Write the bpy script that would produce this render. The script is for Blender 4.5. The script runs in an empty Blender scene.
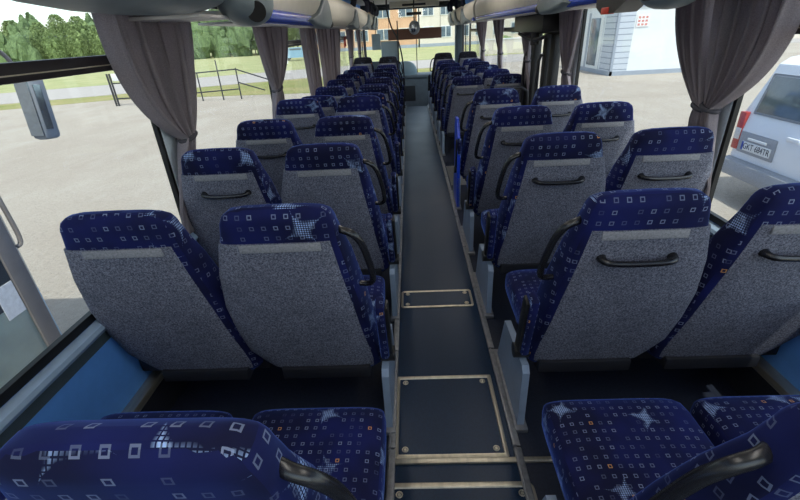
import bpy, bmesh, math, random
from mathutils import Vector, Matrix
random.seed(7)
D = bpy.data; COL = bpy.context.scene.collection; PI = math.pi
XL, XR, XC = -1.20, 1.44, 0.12        # side walls, middle of the coach
YR, YF = -1.10, 12.40                 # rear wall, windscreen
GZ = -1.0                             # yard level outside (the coach floor is z = 0)

# ------------------------------------------------------------------ materials
def newmat(name):
    m = D.materials.new(name); m.use_nodes = True
    nt = m.node_tree; nt.nodes.clear()
    out = nt.nodes.new('ShaderNodeOutputMaterial')
    b = nt.nodes.new('ShaderNodeBsdfPrincipled')
    nt.links.new(b.outputs[0], out.inputs[0])
    return m, nt, b, out
def N(nt, t, **k):
    n = nt.nodes.new(t)
    for a, v in k.items(): setattr(n, a, v)
    return n
def math_(nt, op, a, b=None, c=None):
    n = N(nt, 'ShaderNodeMath', operation=op)
    for i, v in enumerate((a, b, c)):
        if v is None: continue
        if isinstance(v, (int, float)): n.inputs[i].default_value = v
        else: nt.links.new(v, n.inputs[i])
    return n.outputs[0]
def mix(nt, f, a, b):
    n = N(nt, 'ShaderNodeMix', data_type='RGBA')
    if isinstance(f, (int, float)): n.inputs[0].default_value = f
    else: nt.links.new(f, n.inputs[0])
    for i, v in ((6, a), (7, b)):
        if isinstance(v, tuple): n.inputs[i].default_value = (*v, 1)
        else: nt.links.new(v, n.inputs[i])
    return n.outputs[2]
def ramp(nt, f, lo, hi):
    n = N(nt, 'ShaderNodeMapRange'); nt.links.new(f, n.inputs[0])
    n.inputs[1].default_value = lo; n.inputs[2].default_value = hi
    return n.outputs[0]
def noise(nt, scale, detail=4, coord='Object', rough=.55, stretch=None):
    tc = N(nt, 'ShaderNodeTexCoord'); n = N(nt, 'ShaderNodeTexNoise')
    n.inputs['Scale'].default_value = scale; n.inputs['Detail'].default_value = detail
    n.inputs['Roughness'].default_value = rough
    if stretch:
        mp = N(nt, 'ShaderNodeMapping'); mp.inputs['Scale'].default_value = stretch
        nt.links.new(tc.outputs[coord], mp.inputs[0]); nt.links.new(mp.outputs[0], n.inputs[0])
    else: nt.links.new(tc.outputs[coord], n.inputs[0])
    return n.outputs[0]
def bump(nt, b, h, s=.3, d=.01):
    n = N(nt, 'ShaderNodeBump'); n.inputs['Strength'].default_value = s; n.inputs['Distance'].default_value = d
    nt.links.new(h, n.inputs['Height']); nt.links.new(n.outputs[0], b.inputs['Normal'])
def plain(name, col, rough=.5, metal=0, var=.12, scale=30, bmp=0, spec=None, stretch=None):
    m, nt, b, o = newmat(name)
    f = noise(nt, scale, stretch=stretch)
    c2 = tuple(min(1, c*(1+var)) for c in col); c1 = tuple(c*(1-var) for c in col)
    nt.links.new(mix(nt, ramp(nt, f, .3, .7), c1, c2), b.inputs['Base Color'])
    b.inputs['Roughness'].default_value = rough; b.inputs['Metallic'].default_value = metal
    if spec is not None: b.inputs['Specular IOR Level'].default_value = spec
    if bmp: bump(nt, b, f, bmp, .004)
    return m

def fabric_blue(name, dark=(.006, .007, .038), blue=(.010, .015, .115), sq=(.21, .25, .38), star=1.0):
    m, nt, b, o = newmat(name)
    tc = N(nt, 'ShaderNodeTexCoord'); oi = N(nt, 'ShaderNodeObjectInfo')
    off = N(nt, 'ShaderNodeVectorMath', operation='SCALE'); off.inputs[0].default_value = (7.1, 3.3, 0)
    nt.links.new(oi.outputs['Random'], off.inputs['Scale'])
    add = N(nt, 'ShaderNodeVectorMath', operation='ADD')
    nt.links.new(tc.outputs['UV'], add.inputs[0]); nt.links.new(off.outputs[0], add.inputs[1])
    P = add.outputs[0]
    sc = N(nt, 'ShaderNodeVectorMath', operation='SCALE'); sc.inputs['Scale'].default_value = 1/.031
    nt.links.new(P, sc.inputs[0])
    fl = N(nt, 'ShaderNodeVectorMath', operation='FLOOR'); nt.links.new(sc.outputs[0], fl.inputs[0])
    fr = N(nt, 'ShaderNodeVectorMath', operation='FRACTION'); nt.links.new(sc.outputs[0], fr.inputs[0])
    sp = N(nt, 'ShaderNodeSeparateXYZ'); nt.links.new(fr.outputs[0], sp.inputs[0])
    ax = math_(nt, 'ABSOLUTE', math_(nt, 'SUBTRACT', sp.outputs[0], .5))
    ay = math_(nt, 'ABSOLUTE', math_(nt, 'SUBTRACT', sp.outputs[1], .5))
    mx = math_(nt, 'MAXIMUM', ax, ay)
    ring = math_(nt, 'MULTIPLY', math_(nt, 'LESS_THAN', mx, .190), math_(nt, 'GREATER_THAN', mx, .112))
    wn = N(nt, 'ShaderNodeTexWhiteNoise', noise_dimensions='2D'); nt.links.new(fl.outputs[0], wn.inputs['Vector'])
    keep = math_(nt, 'GREATER_THAN', wn.outputs['Value'], .2)
    bright = ramp(nt, wn.outputs['Value'], .05, .95)
    ring = math_(nt, 'MULTIPLY', ring, math_(nt, 'MULTIPLY', keep, bright))
    special = math_(nt, 'GREATER_THAN', wn.outputs['Value'], .985)
    sqc = mix(nt, special, sq, (.65, .32, .10))
    # big soft tone change between navy and royal blue
    nz = N(nt, 'ShaderNodeTexNoise'); nz.inputs['Scale'].default_value = 5; nz.inputs['Detail'].default_value = 2
    nt.links.new(P, nz.inputs[0])
    base = mix(nt, ramp(nt, nz.outputs[0], .38, .68), dark, blue)
    # woven four-armed bursts, dotted
    vo = N(nt, 'ShaderNodeTexVoronoi', voronoi_dimensions='2D'); vo.inputs['Scale'].default_value = 4.6
    vo.inputs['Randomness'].default_value = .8
    nt.links.new(P, vo.inputs['Vector'])
    df = N(nt, 'ShaderNodeVectorMath', operation='SUBTRACT'); nt.links.new(P, df.inputs[0]); nt.links.new(vo.outputs['Position'], df.inputs[1])
    ro = N(nt, 'ShaderNodeVectorRotate', rotation_type='Z_AXIS'); nt.links.new(df.outputs[0], ro.inputs['Vector'])
    sc2 = N(nt, 'ShaderNodeSeparateColor'); nt.links.new(vo.outputs['Color'], sc2.inputs[0])
    nt.links.new(math_(nt, 'MULTIPLY', sc2.outputs[0], 6.28), ro.inputs['Angle'])
    wob = N(nt, 'ShaderNodeTexNoise'); wob.inputs['Scale'].default_value = 22; nt.links.new(P, wob.inputs[0])
    s3 = N(nt, 'ShaderNodeSeparateXYZ'); nt.links.new(ro.outputs[0], s3.inputs[0])
    qx = math_(nt, 'SQRT', math_(nt, 'ABSOLUTE', math_(nt, 'ADD', s3.outputs[0], math_(nt, 'MULTIPLY', math_(nt, 'SUBTRACT', wob.outputs[0], .5), .03))))
    qy = math_(nt, 'SQRT', math_(nt, 'ABSOLUTE', math_(nt, 'ADD', s3.outputs[1], math_(nt, 'MULTIPLY', math_(nt, 'SUBTRACT', wob.outputs[0], .5), .03))))
    q = math_(nt, 'ADD', qx, qy)
    st = math_(nt, 'MULTIPLY', ramp(nt, q, .268, .20), ramp(nt, wob.outputs[0], .32, .55))
    d2 = N(nt, 'ShaderNodeVectorMath', operation='SCALE'); d2.inputs['Scale'].default_value = 1/.0062
    nt.links.new(P, d2.inputs[0]); f2 = N(nt, 'ShaderNodeVectorMath', operation='FRACTION'); nt.links.new(d2.outputs[0], f2.inputs[0])
    s4 = N(nt, 'ShaderNodeSeparateXYZ'); nt.links.new(f2.outputs[0], s4.inputs[0])
    dot = math_(nt, 'MULTIPLY', math_(nt, 'LESS_THAN', s4.outputs[0], .68), math_(nt, 'LESS_THAN', s4.outputs[1], .68))
    st = math_(nt, 'MULTIPLY', math_(nt, 'MULTIPLY', st, dot), star)
    c = mix(nt, ring, base, sqc)
    c = mix(nt, st, c, (.42, .58, .92))
    nt.links.new(c, b.inputs['Base Color'])
    b.inputs['Roughness'].default_value = .85; b.inputs['Specular IOR Level'].default_value = .25
    b.inputs['Sheen Weight'].default_value = .5; b.inputs['Sheen Tint'].default_value = (.14, .28, 1, 1)
    b.inputs['Sheen Roughness'].default_value = .35
    return m
def fabric_grey(name):
    m, nt, b, o = newmat(name)
    f = noise(nt, 170, 4, rough=.9); g = noise(nt, 9, 3)
    c = mix(nt, ramp(nt, f, .40, .62), (.06, .065, .095), (.37, .38, .46))
    c = mix(nt, math_(nt, 'MULTIPLY', ramp(nt, g, .45, .8), .45), c, (.09, .095, .12))
    nt.links.new(c, b.inputs['Base Color']); b.inputs['Roughness'].default_value = .9
    b.inputs['Specular IOR Level'].default_value = .2
    bump(nt, b, f, .35, .002)
    return m
def glass(name, tint=(.90, .95, .96), a=.93):
    m, nt, b, o = newmat(name); nt.nodes.remove(b)
    t = N(nt, 'ShaderNodeBsdfTransparent'); t.inputs[0].default_value = (*tint, 1)
    g = N(nt, 'ShaderNodeBsdfGlossy'); g.inputs['Roughness'].default_value = .02
    lw = N(nt, 'ShaderNodeLayerWeight'); lw.inputs[0].default_value = .5
    mx = N(nt, 'ShaderNodeMixShader'); nt.links.new(math_(nt, 'ADD', math_(nt, 'MULTIPLY', math_(nt, 'POWER', lw.outputs['Facing'], 5.0), .45), .025), mx.inputs[0])
    nt.links.new(t.outputs[0], mx.inputs[1]); nt.links.new(g.outputs[0], mx.inputs[2]); nt.links.new(mx.outputs[0], o.inputs[0])
    return m
def emit(name, col, s):
    m, nt, b, o = newmat(name)
    b.inputs['Base Color'].default_value = (*col, 1); b.inputs['Emission Color'].default_value = (*col, 1)
    b.inputs['Emission Strength'].default_value = s
    return m
def cloth(name, col):
    m, nt, b, o = newmat(name)
    f = noise(nt, 300, 3); c = mix(nt, ramp(nt, f, .3, .7), tuple(v*.8 for v in col), tuple(v*1.2 for v in col))
    nt.links.new(c, b.inputs['Base Color']); b.inputs['Roughness'].default_value = .85; b.inputs['Specular IOR Level'].default_value = .2
    t = N(nt, 'ShaderNodeBsdfTranslucent'); nt.links.new(c, t.inputs[0])
    mx = N(nt, 'ShaderNodeMixShader'); mx.inputs[0].default_value = .38
    nt.links.new(b.outputs[0], mx.inputs[1]); nt.links.new(t.outputs[0], mx.inputs[2]); nt.links.new(mx.outputs[0], o.inputs[0])
    return m
def gravel():
    m, nt, b, o = newmat('gravel')
    f = noise(nt, .35, 5); g = noise(nt, 14, 4, rough=.8); h = noise(nt, 1.6, 4, stretch=(1, .35, 1))
    c = mix(nt, ramp(nt, f, .35, .65), (.46, .40, .335), (.53, .475, .405))
    c = mix(nt, math_(nt, 'MULTIPLY', ramp(nt, g, .35, .65), .50), c, (.35, .30, .25))
    c = mix(nt, math_(nt, 'MULTIPLY', ramp(nt, h, .5, .7), .25), c, (.60, .56, .50))
    nt.links.new(c, b.inputs['Base Color']); b.inputs['Roughness'].default_value = .95
    b.inputs['Specular IOR Level'].default_value = .1
    bump(nt, b, g, 1.0, .06); return m
def grass(name, a, c_, d):
    m, nt, b, o = newmat(name)
    f = noise(nt, .4, 6, rough=.7); g = noise(nt, 6, 5, rough=.8)
    c = mix(nt, ramp(nt, f, .38, .62), a, c_)
    c = mix(nt, math_(nt, 'MULTIPLY', ramp(nt, g, .45, .75), .6), c, d)
    nt.links.new(c, b.inputs['Base Color']); b.inputs['Roughness'].default_value = 1
    b.inputs['Specular IOR Level'].default_value = .1
    bump(nt, b, g, .8, .1); return m
def leaves(name, a, c_):
    m, nt, b, o = newmat(name)
    oi = N(nt, 'ShaderNodeObjectInfo'); f = noise(nt, 16, 5, rough=.8)
    c = mix(nt, ramp(nt, f, .40, .62), a, c_)
    c = mix(nt, math_(nt, 'MULTIPLY', oi.outputs['Random'], .5), c, (.17, .24, .10))
    nt.links.new(c, b.inputs['Base Color']); b.inputs['Roughness'].default_value = .9
    b.inputs['Specular IOR Level'].default_value = .1
    return m
def vinyl():
    m, nt, b, o = newmat('floor_vinyl')
    f = noise(nt, 120, 3, rough=.7); g = noise(nt, 2.2, 3)
    c = mix(nt, ramp(nt, f, .35, .65), (.004, .020, .054), (.006, .030, .072))
    nt.links.new(c, b.inputs['Base Color'])
    nt.links.new(math_(nt, 'ADD', math_(nt, 'MULTIPLY', g, .16), .26), b.inputs['Roughness'])
    b.inputs['Specular IOR Level'].default_value = .32
    bump(nt, b, f, .08, .001)
    return m
def sidingmat(name, a, c_, pitch):
    m, nt, b, o = newmat(name)
    tc = N(nt, 'ShaderNodeTexCoord'); s = N(nt, 'ShaderNodeSeparateXYZ'); nt.links.new(tc.outputs['Object'], s.inputs[0])
    fr = math_(nt, 'FRACT', math_(nt, 'MULTIPLY', s.outputs[2], 1/pitch))
    nt.links.new(mix(nt, math_(nt, 'LESS_THAN', fr, .14), a, c_), b.inputs['Base Color']); b.inputs['Roughness'].default_value = .6
    return m

M = dict(
    blue=fabric_blue('seat_fabric'),
    dkblue=fabric_blue('seat_fabric_charcoal', (.012, .012, .016), (.03, .03, .045), (.12, .12, .16), .3),
    grey=fabric_grey('seat_back_felt'),
    flap=plain('seat_flap', (.30, .30, .32), .8, scale=160, var=.25),
    black=plain('black_plastic', (.014, .014, .016), .38, scale=60, var=.3),
    handle=plain('handle_plastic', (.016, .016, .019), .26, scale=90, var=.2, spec=.7),
    rubber=plain('black_rubber', (.010, .010, .011), .6),
    pedestal=plain('painted_steel', (.30, .38, .50), .42, scale=12, var=.1),
    under=plain('underframe', (.016, .017, .024), .6),
    alu=plain('brushed_aluminium', (.66, .59, .46), .38, metal=.85, scale=40, var=.15, stretch=(1, .1, 1)),
    alu2=plain('grey_aluminium', (.30, .30, .31), .45, metal=.6, scale=40, var=.2),
    vinyl=vinyl(),
    navyfloor=plain('foot_well_vinyl', (.018, .024, .045), .55, scale=90, var=.25),
    wallblue=plain('wall_panel_blue', (.14, .40, .98), .55, scale=18, var=.06),
    sill=plain('sill_blue_grey', (.42, .55, .70), .4, scale=20, var=.05),
    band=plain('sill_band', (.07, .10, .12), .6, scale=20, var=.1),
    pillar=plain('pillar_cover', (.74, .80, .85), .7, scale=60, var=.08),
    gasket=plain('window_gasket', (.008, .008, .009), .45),
    transom=plain('window_transom', (.028, .020, .022), .4),
    cream=plain('rack_cream', (.84, .78, .65), .45, scale=10, var=.04),
    rackw=plain('rack_white', (.86, .82, .78), .5, scale=10, var=.03),
    rackgrey=plain('rack_grey', (.22, .27, .29), .45, scale=14, var=.08),
    rail=plain('rail_blue', (.04, .09, .55), .25, scale=14, var=.1, spec=.8),
    ceil=plain('ceiling_trim', (.84, .81, .73), .8, scale=50, var=.05),
    strap=plain('dark_webbing', (.02, .022, .04), .7),
    curtain=cloth('curtain_cloth', (.46, .405, .43)),
    tie=plain('curtain_tie', (.09, .085, .10), .8),
    red=plain('red_plastic', (.50, .035, .02), .4),
    glass=glass('window_glass'),
    fill=emit('fill_emitter', (1, .96, .9), 7.0),  # glow of the added ceiling strips that brighten the interior
    gravel=gravel(),
    asphalt=plain('road_asphalt', (.40, .365, .335), .9, scale=3, var=.08),
    grassa=grass('dry_grass', (.36, .32, .15), (.22, .26, .08), (.46, .38, .22)),
    grassb=grass('meadow_grass', (.36, .38, .18), (.46, .44, .24), (.27, .31, .14)),
    leafa=leaves('tree_foliage', (.13, .18, .07), (.34, .42, .17)),
    leafb=leaves('pine_foliage', (.08, .12, .06), (.19, .26, .12)),
    bark=plain('tree_bark', (.16, .11, .07), .9),
    whitep=plain('van_paint', (.80, .81, .82), .25, scale=3, var=.02),
    bumperg=plain('bumper_grey', (.30, .31, .33), .6, scale=40, var=.08),
    vanglass=plain('van_window', (.12, .14, .15), .12, scale=3, var=.25),
    lens=plain('tail_lens', (.42, .05, .04), .3), lensw=plain('tail_lens_white', (.6, .58, .55), .3),
    plate=plain('plate_white', (.72, .72, .70), .5), ink=plain('plate_ink', (.03, .03, .04), .6), euro=plain('plate_blue', (.02, .06, .35), .5),
    contw=plain('container_white', (.70, .72, .73), .5, scale=2, var=.03),
    contg=plain('container_trim', (.30, .34, .40), .5, scale=4, var=.05),
    slats=sidingmat('container_slats', (.50, .54, .60), (.22, .25, .30), .26),
    dglass=plain('building_glass', (.10, .14, .18), .15, scale=2, var=.3),
    peach=plain('render_peach', (.60, .36, .22), .85, scale=1, var=.05),
    bwhite=plain('render_white', (.66, .60, .52), .85, scale=1, var=.04),
    steel=plain('dark_steel', (.03, .03, .035), .5), 
    coachp=plain('coach_beige_paint', (.50, .47, .43), .4, scale=3, var=.04),
    coachb=plain('coach_blue_paint', (.26, .43, .56), .35, scale=3, var=.05),
    coachg=plain('coach_frame_grey', (.23, .20, .18), .5, scale=10, var=.1),
    cglass=plain('coach_door_glass', (.36, .42, .35), .1, scale=2, var=.3),
    paper=plain('paper_notice', (.75, .74, .74), .7),
    dash=plain('dashboard_plastic', (.17, .21, .24), .5, scale=8, var=.1),
    dashd=plain('dashboard_dark', (.03, .035, .04), .6),
    panelb=plain('partition_blue', (.33, .45, .52), .5, scale=6, var=.05),
    mirror=plain('mirror_glass', (.55, .58, .62), .08, metal=.9),
    wood=plain('wood_trim', (.16, .075, .05), .6),
)

# ------------------------------------------------------------------ mesh helpers
def finish(name, bm, mat, parent=None, loc=None, smooth=35, uv=True, sub=0, solid=0, us=1.0):
    bmesh.ops.recalc_face_normals(bm, faces=bm.faces)
    if uv:
        L = bm.loops.layers.uv.new('UVMap')
        for f in bm.faces:
            n = f.normal; a = max(range(3), key=lambda i: abs(n[i]))
            for l in f.loops:
                c = l.vert.co
                q = (c.y+.37, c.z) if a == 0 else ((c.x, c.z) if a == 1 else (c.x, c.y+.21))
                l[L].uv = (q[0]*us, q[1]*us)
    me = D.meshes.new(name); bm.to_mesh(me); bm.free()
    me.materials.append(M[mat] if isinstance(mat, str) else mat)
    if smooth:
        for p in me.polygons: p.use_smooth = True
    o = D.objects.new(name, me); COL.objects.link(o)
    if smooth and smooth < 180: me.set_sharp_from_angle(angle=math.radians(smooth))
    if solid:
        s = o.modifiers.new('Solidify', 'SOLIDIFY'); s.thickness = solid; s.offset = 0
    if sub:
        s = o.modifiers.new('Subdivision', 'SUBSURF'); s.levels = sub; s.render_levels = sub
    if parent: o.parent = parent
    if loc: o.location = loc
    return o
def box(bm, x0, x1, y0, y1, z0, z1, bev=0, seg=2, mat=None):
    r = bmesh.ops.create_cube(bm, size=1)['verts']
    T = Matrix.Translation(((x0+x1)/2, (y0+y1)/2, (z0+z1)/2)) @ Matrix.Diagonal((abs(x1-x0), abs(y1-y0), abs(z1-z0), 1))
    if mat: T = mat @ T
    bmesh.ops.transform(bm, matrix=T, verts=r)
    if bev:
        es = list({e for v in r for e in v.link_edges})
        bmesh.ops.bevel(bm, geom=es, offset=bev, segments=seg, affect='EDGES', profile=.5)
    return bm
def B(*a, **k): return box(bmesh.new(), *a, **k)
def cyl(bm, p0, p1, r0, r1=None, n=16):
    p0, p1 = Vector(p0), Vector(p1); r1 = r0 if r1 is None else r1; d = p1-p0
    T = Matrix.Translation((p0+p1)/2) @ d.to_track_quat('Z', 'Y').to_matrix().to_4x4()
    bmesh.ops.create_cone(bm, cap_ends=True, segments=n, radius1=r0, radius2=r1, depth=d.length, matrix=T); return bm
def loft(bm, rings, cap=True, closed=True):
    V = [[bm.verts.new(p) for p in r] for r in rings]; n = len(V[0])
    for a, b in zip(V, V[1:]):
        for i in range(n if closed else n-1):
            j = (i+1) % n; bm.faces.new((a[i], a[j], b[j], b[i]))
    if cap: bm.faces.new(V[0]); bm.faces.new(V[-1][::-1])
    return bm
def smoothpath(P, k=5):
    P = [Vector(p) for p in P]; out = []
    for i in range(len(P)-1):
        a = P[max(i-1, 0)]; b = P[i]; c = P[i+1]; d = P[min(i+2, len(P)-1)]
        for j in range(k):
            t = j/k
            out.append(.5*((2*b)+(c-a)*t+(2*a-5*b+4*c-d)*t*t+(3*b-a-3*c+d)*t**3))
    out.append(P[-1]); return out
def tube(bm, P, r, n=10, k=5, flat=1.0):
    Q = smoothpath(P, k) if k > 1 else [Vector(p) for p in P]
    rs = r if callable(r) else (lambda t: r); rings = []; up = None
    for i, p in enumerate(Q):
        t = (Q[min(i+1, len(Q)-1)]-Q[max(i-1, 0)]).normalized()
        if up is None: up = t.orthogonal().normalized()
        up = (up-t*up.dot(t)).normalized(); s = t.cross(up); R = rs(i/(len(Q)-1))
        rings.append([p+up*math.cos(2*PI*j/n)*R+s*math.sin(2*PI*j/n)*R*flat for j in range(n)])
    return loft(bm, rings)
def extrude(bm, prof, y0, y1):           # profile of (x, z) points pulled along y
    return loft(bm, [[(x, y0, z) for x, z in prof], [(x, y1, z) for x, z in prof]])
def tag(o, label, cat, group=None, kind=None):
    o['label'] = label; o['category'] = cat
    if group: o['group'] = group
    if kind: o['kind'] = kind
    return o
def struct(name, bm, mat, label, cat=None, parent=None, smooth=35):
    o = finish(name, bm, mat, parent, smooth=smooth)
    if parent is None:
        o['kind'] = 'structure'; o['label'] = label; o['category'] = cat or name.split('_')[0]
    return o
def empty(name, loc, label, cat, group=None, kind=None):
    o = D.objects.new(name, None); COL.objects.link(o); o.location = loc; o.empty_display_size = .1
    return tag(o, label, cat, group, kind)
def copytree(o, parent=None):
    c = o.copy(); COL.objects.link(c); c.parent = parent
    for ch in list(o.children): copytree(ch, c)
    return c

# ------------------------------------------------------------------ coach shell
bm = B(-.135, .375, YR, 9.9, -.05, 0)
struct('floor', bm, 'vinyl', 'blue-grey vinyl aisle floor running to the front', 'floor')
struct('floor', B(XL-.02, -.136, YR, 11.2, -.05, -.001), 'navyfloor', 'dark floor under the left-hand seats', 'floor')
struct('floor', B(.376, XR+.02, YR, 4.15, -.05, -.001), 'navyfloor', 'dark floor under the right-hand seats behind the side door', 'floor')
struct('floor', B(.376, XR+.02, 5.3, 9.9, -.05, -.001), 'navyfloor', 'dark floor under the right-hand seats ahead of the side door', 'floor')
struct('floor', B(-.136, XR+.02, 9.9, 12.3, -.35, -.30), 'vinyl', 'lower entrance floor beside the dashboard', 'floor')
struct('ceiling', B(XL-.05, XR+.05, YR, YF+.2, 2.12, 2.17), 'ceil', 'pale ceiling of the coach', 'ceiling')

PL = [2.10, 3.97, 5.78, 7.63, 9.48, 11.3]; PRT = [2.075, 4.07, 5.80, 7.63, 9.48, 11.3]
def side(x, s, pill, nm, y_door=None):
    # s = +1 for the right wall (outside is +x)
    lo = [(YR, YF)] if not y_door else [(YR, y_door[0]), (y_door[1], YF)]
    bm = bmesh.new()
    for a, b in lo:
        box(bm, x, x+s*.03, a, b, -.6, .60)
    box(bm, x, x+s*.03, YR, YF, 1.72, 2.15)
    w = struct('wall_'+nm, bm, 'wallblue', f'{nm} side wall of the coach with blue panels under the windows', 'wall')
    bm = bmesh.new()
    for a, b in lo: box(bm, x-s*.004, x, a, b, .495, .548)
    struct('lower_band', bm, 'band', '', parent=w)
    bm = bmesh.new()
    for a, b in lo:
        loft(bm, [[(x+s*.01, y, .60), (x-s*.030, y, .585), (x-s*.036, y, .57), (x-s*.02, y, .548), (x+s*.01, y, .548)] for y in (a, b)])
    struct('sill', bm, 'sill', '', parent=w)
    ys = [YR]+pill+[YF]
    k = 0
    for p in pill:
        if y_door and y_door[0] < p < y_door[1]: continue
        o = struct('pillar_cover', B(x-s*.010, x+s*.018, p-.055, p+.055, .60, 1.73, bev=.012), 'pillar', '', parent=w)
    bm = bmesh.new()
    for a, b in lo: box(bm, x-s*.05, x, a, b, .165, .20, bev=.004)
    struct('seat_rail', bm, 'alu', '', parent=w)
    bm = bmesh.new()
    for a, b in lo: box(bm, x-s*.045, x, a, b, .0, .164)
    struct('heater_duct', bm, 'under', '', parent=w)
    return w
side(XL, -1, PL, 'left'); side(XR, 1, PRT, 'right', (4.17, 5.68))
wn_count = [0]
ordn = ['rearmost', 'second', 'third', 'fourth', 'fifth', 'sixth', 'foremost']
def window(x, s, y0, y1, transom, sname, k):
    wn_count[0] += 1; g = .020
    o = struct(f'window_{wn_count[0]}', B(x+s*.009, x+s*.013, y0+g*.5, y1-g*.5, .60+g*.5, 1.72-g*.5), 'glass',
               f'{ordn[k]} clear side window on the {sname} of the coach', 'window', smooth=0)
    bm = bmesh.new()
    box(bm, x-s*.004, x+s*.018, y0, y1, .60, .60+g*1.6); box(bm, x-s*.004, x+s*.018, y0, y1, 1.72-g*2.2, 1.72)
    box(bm, x-s*.004, x+s*.018, y0, y0+g, .60+g*1.6, 1.72-g*2.2); box(bm, x-s*.004, x+s*.018, y1-g, y1, .60+g*1.6, 1.72-g*2.2)
    struct('window_frame', bm, 'gasket', '', parent=o)
    if transom:
        struct('transom', B(x-s*.012, x+s*.02, y0+g, y1-g, 1.412, 1.470, bev=.006), 'transom', '', parent=o)
        struct('drip_trim', B(x-s*.016, x-s*.012, y0+g, y1-g, 1.432, 1.436), 'alu', '', parent=o)
ys = [YR+.1]+PL+[YF-.1]
for k in range(7): window(XL, -1, ys[k]+(.055 if k else 0), ys[k+1]-.055, k in (0, 2, 4), 'left', k)
ys = [YR+.1]+PRT+[YF-.1]
for k in range(7):
    if k in (2,): continue
    window(XR, 1, ys[k]+(.055 if k else 0), ys[k+1]-.055, k in (0, 3, 5), 'right', k)
# rear wall with its big window, front wall with the windscreen
bm = bmesh.new()
box(bm, XL, XR, YR-.06, YR, -.05, .85); box(bm, XL, XR, YR-.06, YR, 1.95, 2.15)
box(bm, XL, XL+.2, YR-.06, YR, .85, 1.95); box(bm, XR-.2, XR, YR-.06, YR, .85, 1.95)
w = struct('wall_back', bm, 'pillar', 'rear wall of the coach around the back window', 'wall')
wn_count[0] += 1
struct(f'window_{wn_count[0]}', B(XL+.2, XR-.2, YR-.035, YR-.03, .85, 1.95), 'glass', 'large rear window of the coach', 'window', smooth=0)
bm = bmesh.new()
box(bm, XL, XR, YF, YF+.06, -.6, .42); box(bm, XL, XR, YF, YF+.06, 2.02, 2.15)
box(bm, XL, XL+.07, YF, YF+.06, .42, 2.02); box(bm, XR-.07, XR, YF, YF+.06, .42, 2.02)
w = struct('wall_front', bm, 'dashd', 'front end of the coach around the windscreen', 'wall')
wn_count[0] += 1
struct(f'window_{wn_count[0]}', B(XL+.07, XR-.07, YF+.02, YF+.026, .42, 2.02), 'glass', 'wide windscreen at the front of the coach', 'window', smooth=0)
struct('divider_bar', B(.185, .205, YF-.01, YF+.02, .42, 2.02), 'steel', '', parent=w)

# aisle edge strips, nosing bar
tn = 0
for x0, side_n in ((.354, 'right'), (-.142, 'left')):
    tn += 1
    bm = bmesh.new()
    for k in range(18):
        y = -.6+k*.585; box(bm, x0, x0+.030, y+.004, y+.581, 0, .014, bev=.003)
        box(bm, x0+.006, x0+.011, y+.004, y+.581, .014, .019)
    struct(f'trim_{tn}', bm, 'alu2', f'jointed metal edge strip along the {side_n} side of the aisle', 'trim')
tn += 1
bm = B(-.13, .60, 1.088, 1.110, 0, .012, bev=.003); box(bm, .60, .69, 1.086, 1.112, -.001, .006, bev=.002)
struct(f'trim_{tn}', bm, 'alu', 'metal nosing bar across the aisle between the two nearest floor hatches', 'trim')

# floor hatches
def hatch(x0, x1, y0, y1, w, label, rnd, nscr):
    e = empty('floor_hatch', ((x0+x1)/2, (y0+y1)/2, 0), label, 'hatch', 'floor hatches in the aisle')
    cx, cy = (x0+x1)/2, (y0+y1)/2; hx, hy = (x1-x0)/2, (y1-y0)/2
    def rr(hx, hy, r, z):
        P = []
        for sx, sy, a0 in ((1, 1, 0), (-1, 1, 90), (-1, -1, 180), (1, -1, 270)):
            for j in range(5):
                a = math.radians(a0+j*22.5); P.append((sx*(hx-r)+r*math.cos(a), sy*(hy-r)+r*math.sin(a), z))
        return P
    bm = bmesh.new()
    loft(bm, [rr(hx, hy, rnd, 0), rr(hx, hy, rnd, .005), rr(hx-.004, hy-.004, rnd*.9, .007), rr(hx-w+.003, hy-w+.003, rnd*.6, .007), rr(hx-w, hy-w, rnd*.5, .003), rr(hx-w, hy-w, rnd*.5, 0)], cap=False)
    finish('hatch_frame', bm, 'alu', e)
    finish('hatch_lid', B(-hx+w, hx-w, -hy+w, hy-w, 0, .002), 'vinyl', e)
    for sx in (-1, 1):
        for sy in (-1, 1):
            px, py = sx*(hx-w-.026), sy*(hy-w-.022)
            bm = bmesh.new(); rr_ = .011
            tube(bm, [(px+rr_*math.cos(a*PI/6), py+rr_*math.sin(a*PI/6), .0035) for a in range(13)], .0028, n=6, k=1)
            cyl(bm, (px, py, .0015), (px, py, .0045), .006, n=10)
            finish('screw_ring', bm, 'alu', e)
hatch(-.105, .335, 2.140, 2.325, .014, 'small metal-framed hatch set across the aisle between the second seats', .02, 4)
hatch(-.118, .333, 1.115, 1.560, .018, 'large metal-framed hatch in the aisle just ahead of the nosing bar', .006, 4)
hatch(-.142, .395, .560, 1.013, .022, 'nearest metal-framed floor hatch with rounded corners behind the nosing bar', .03, 4)

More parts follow.
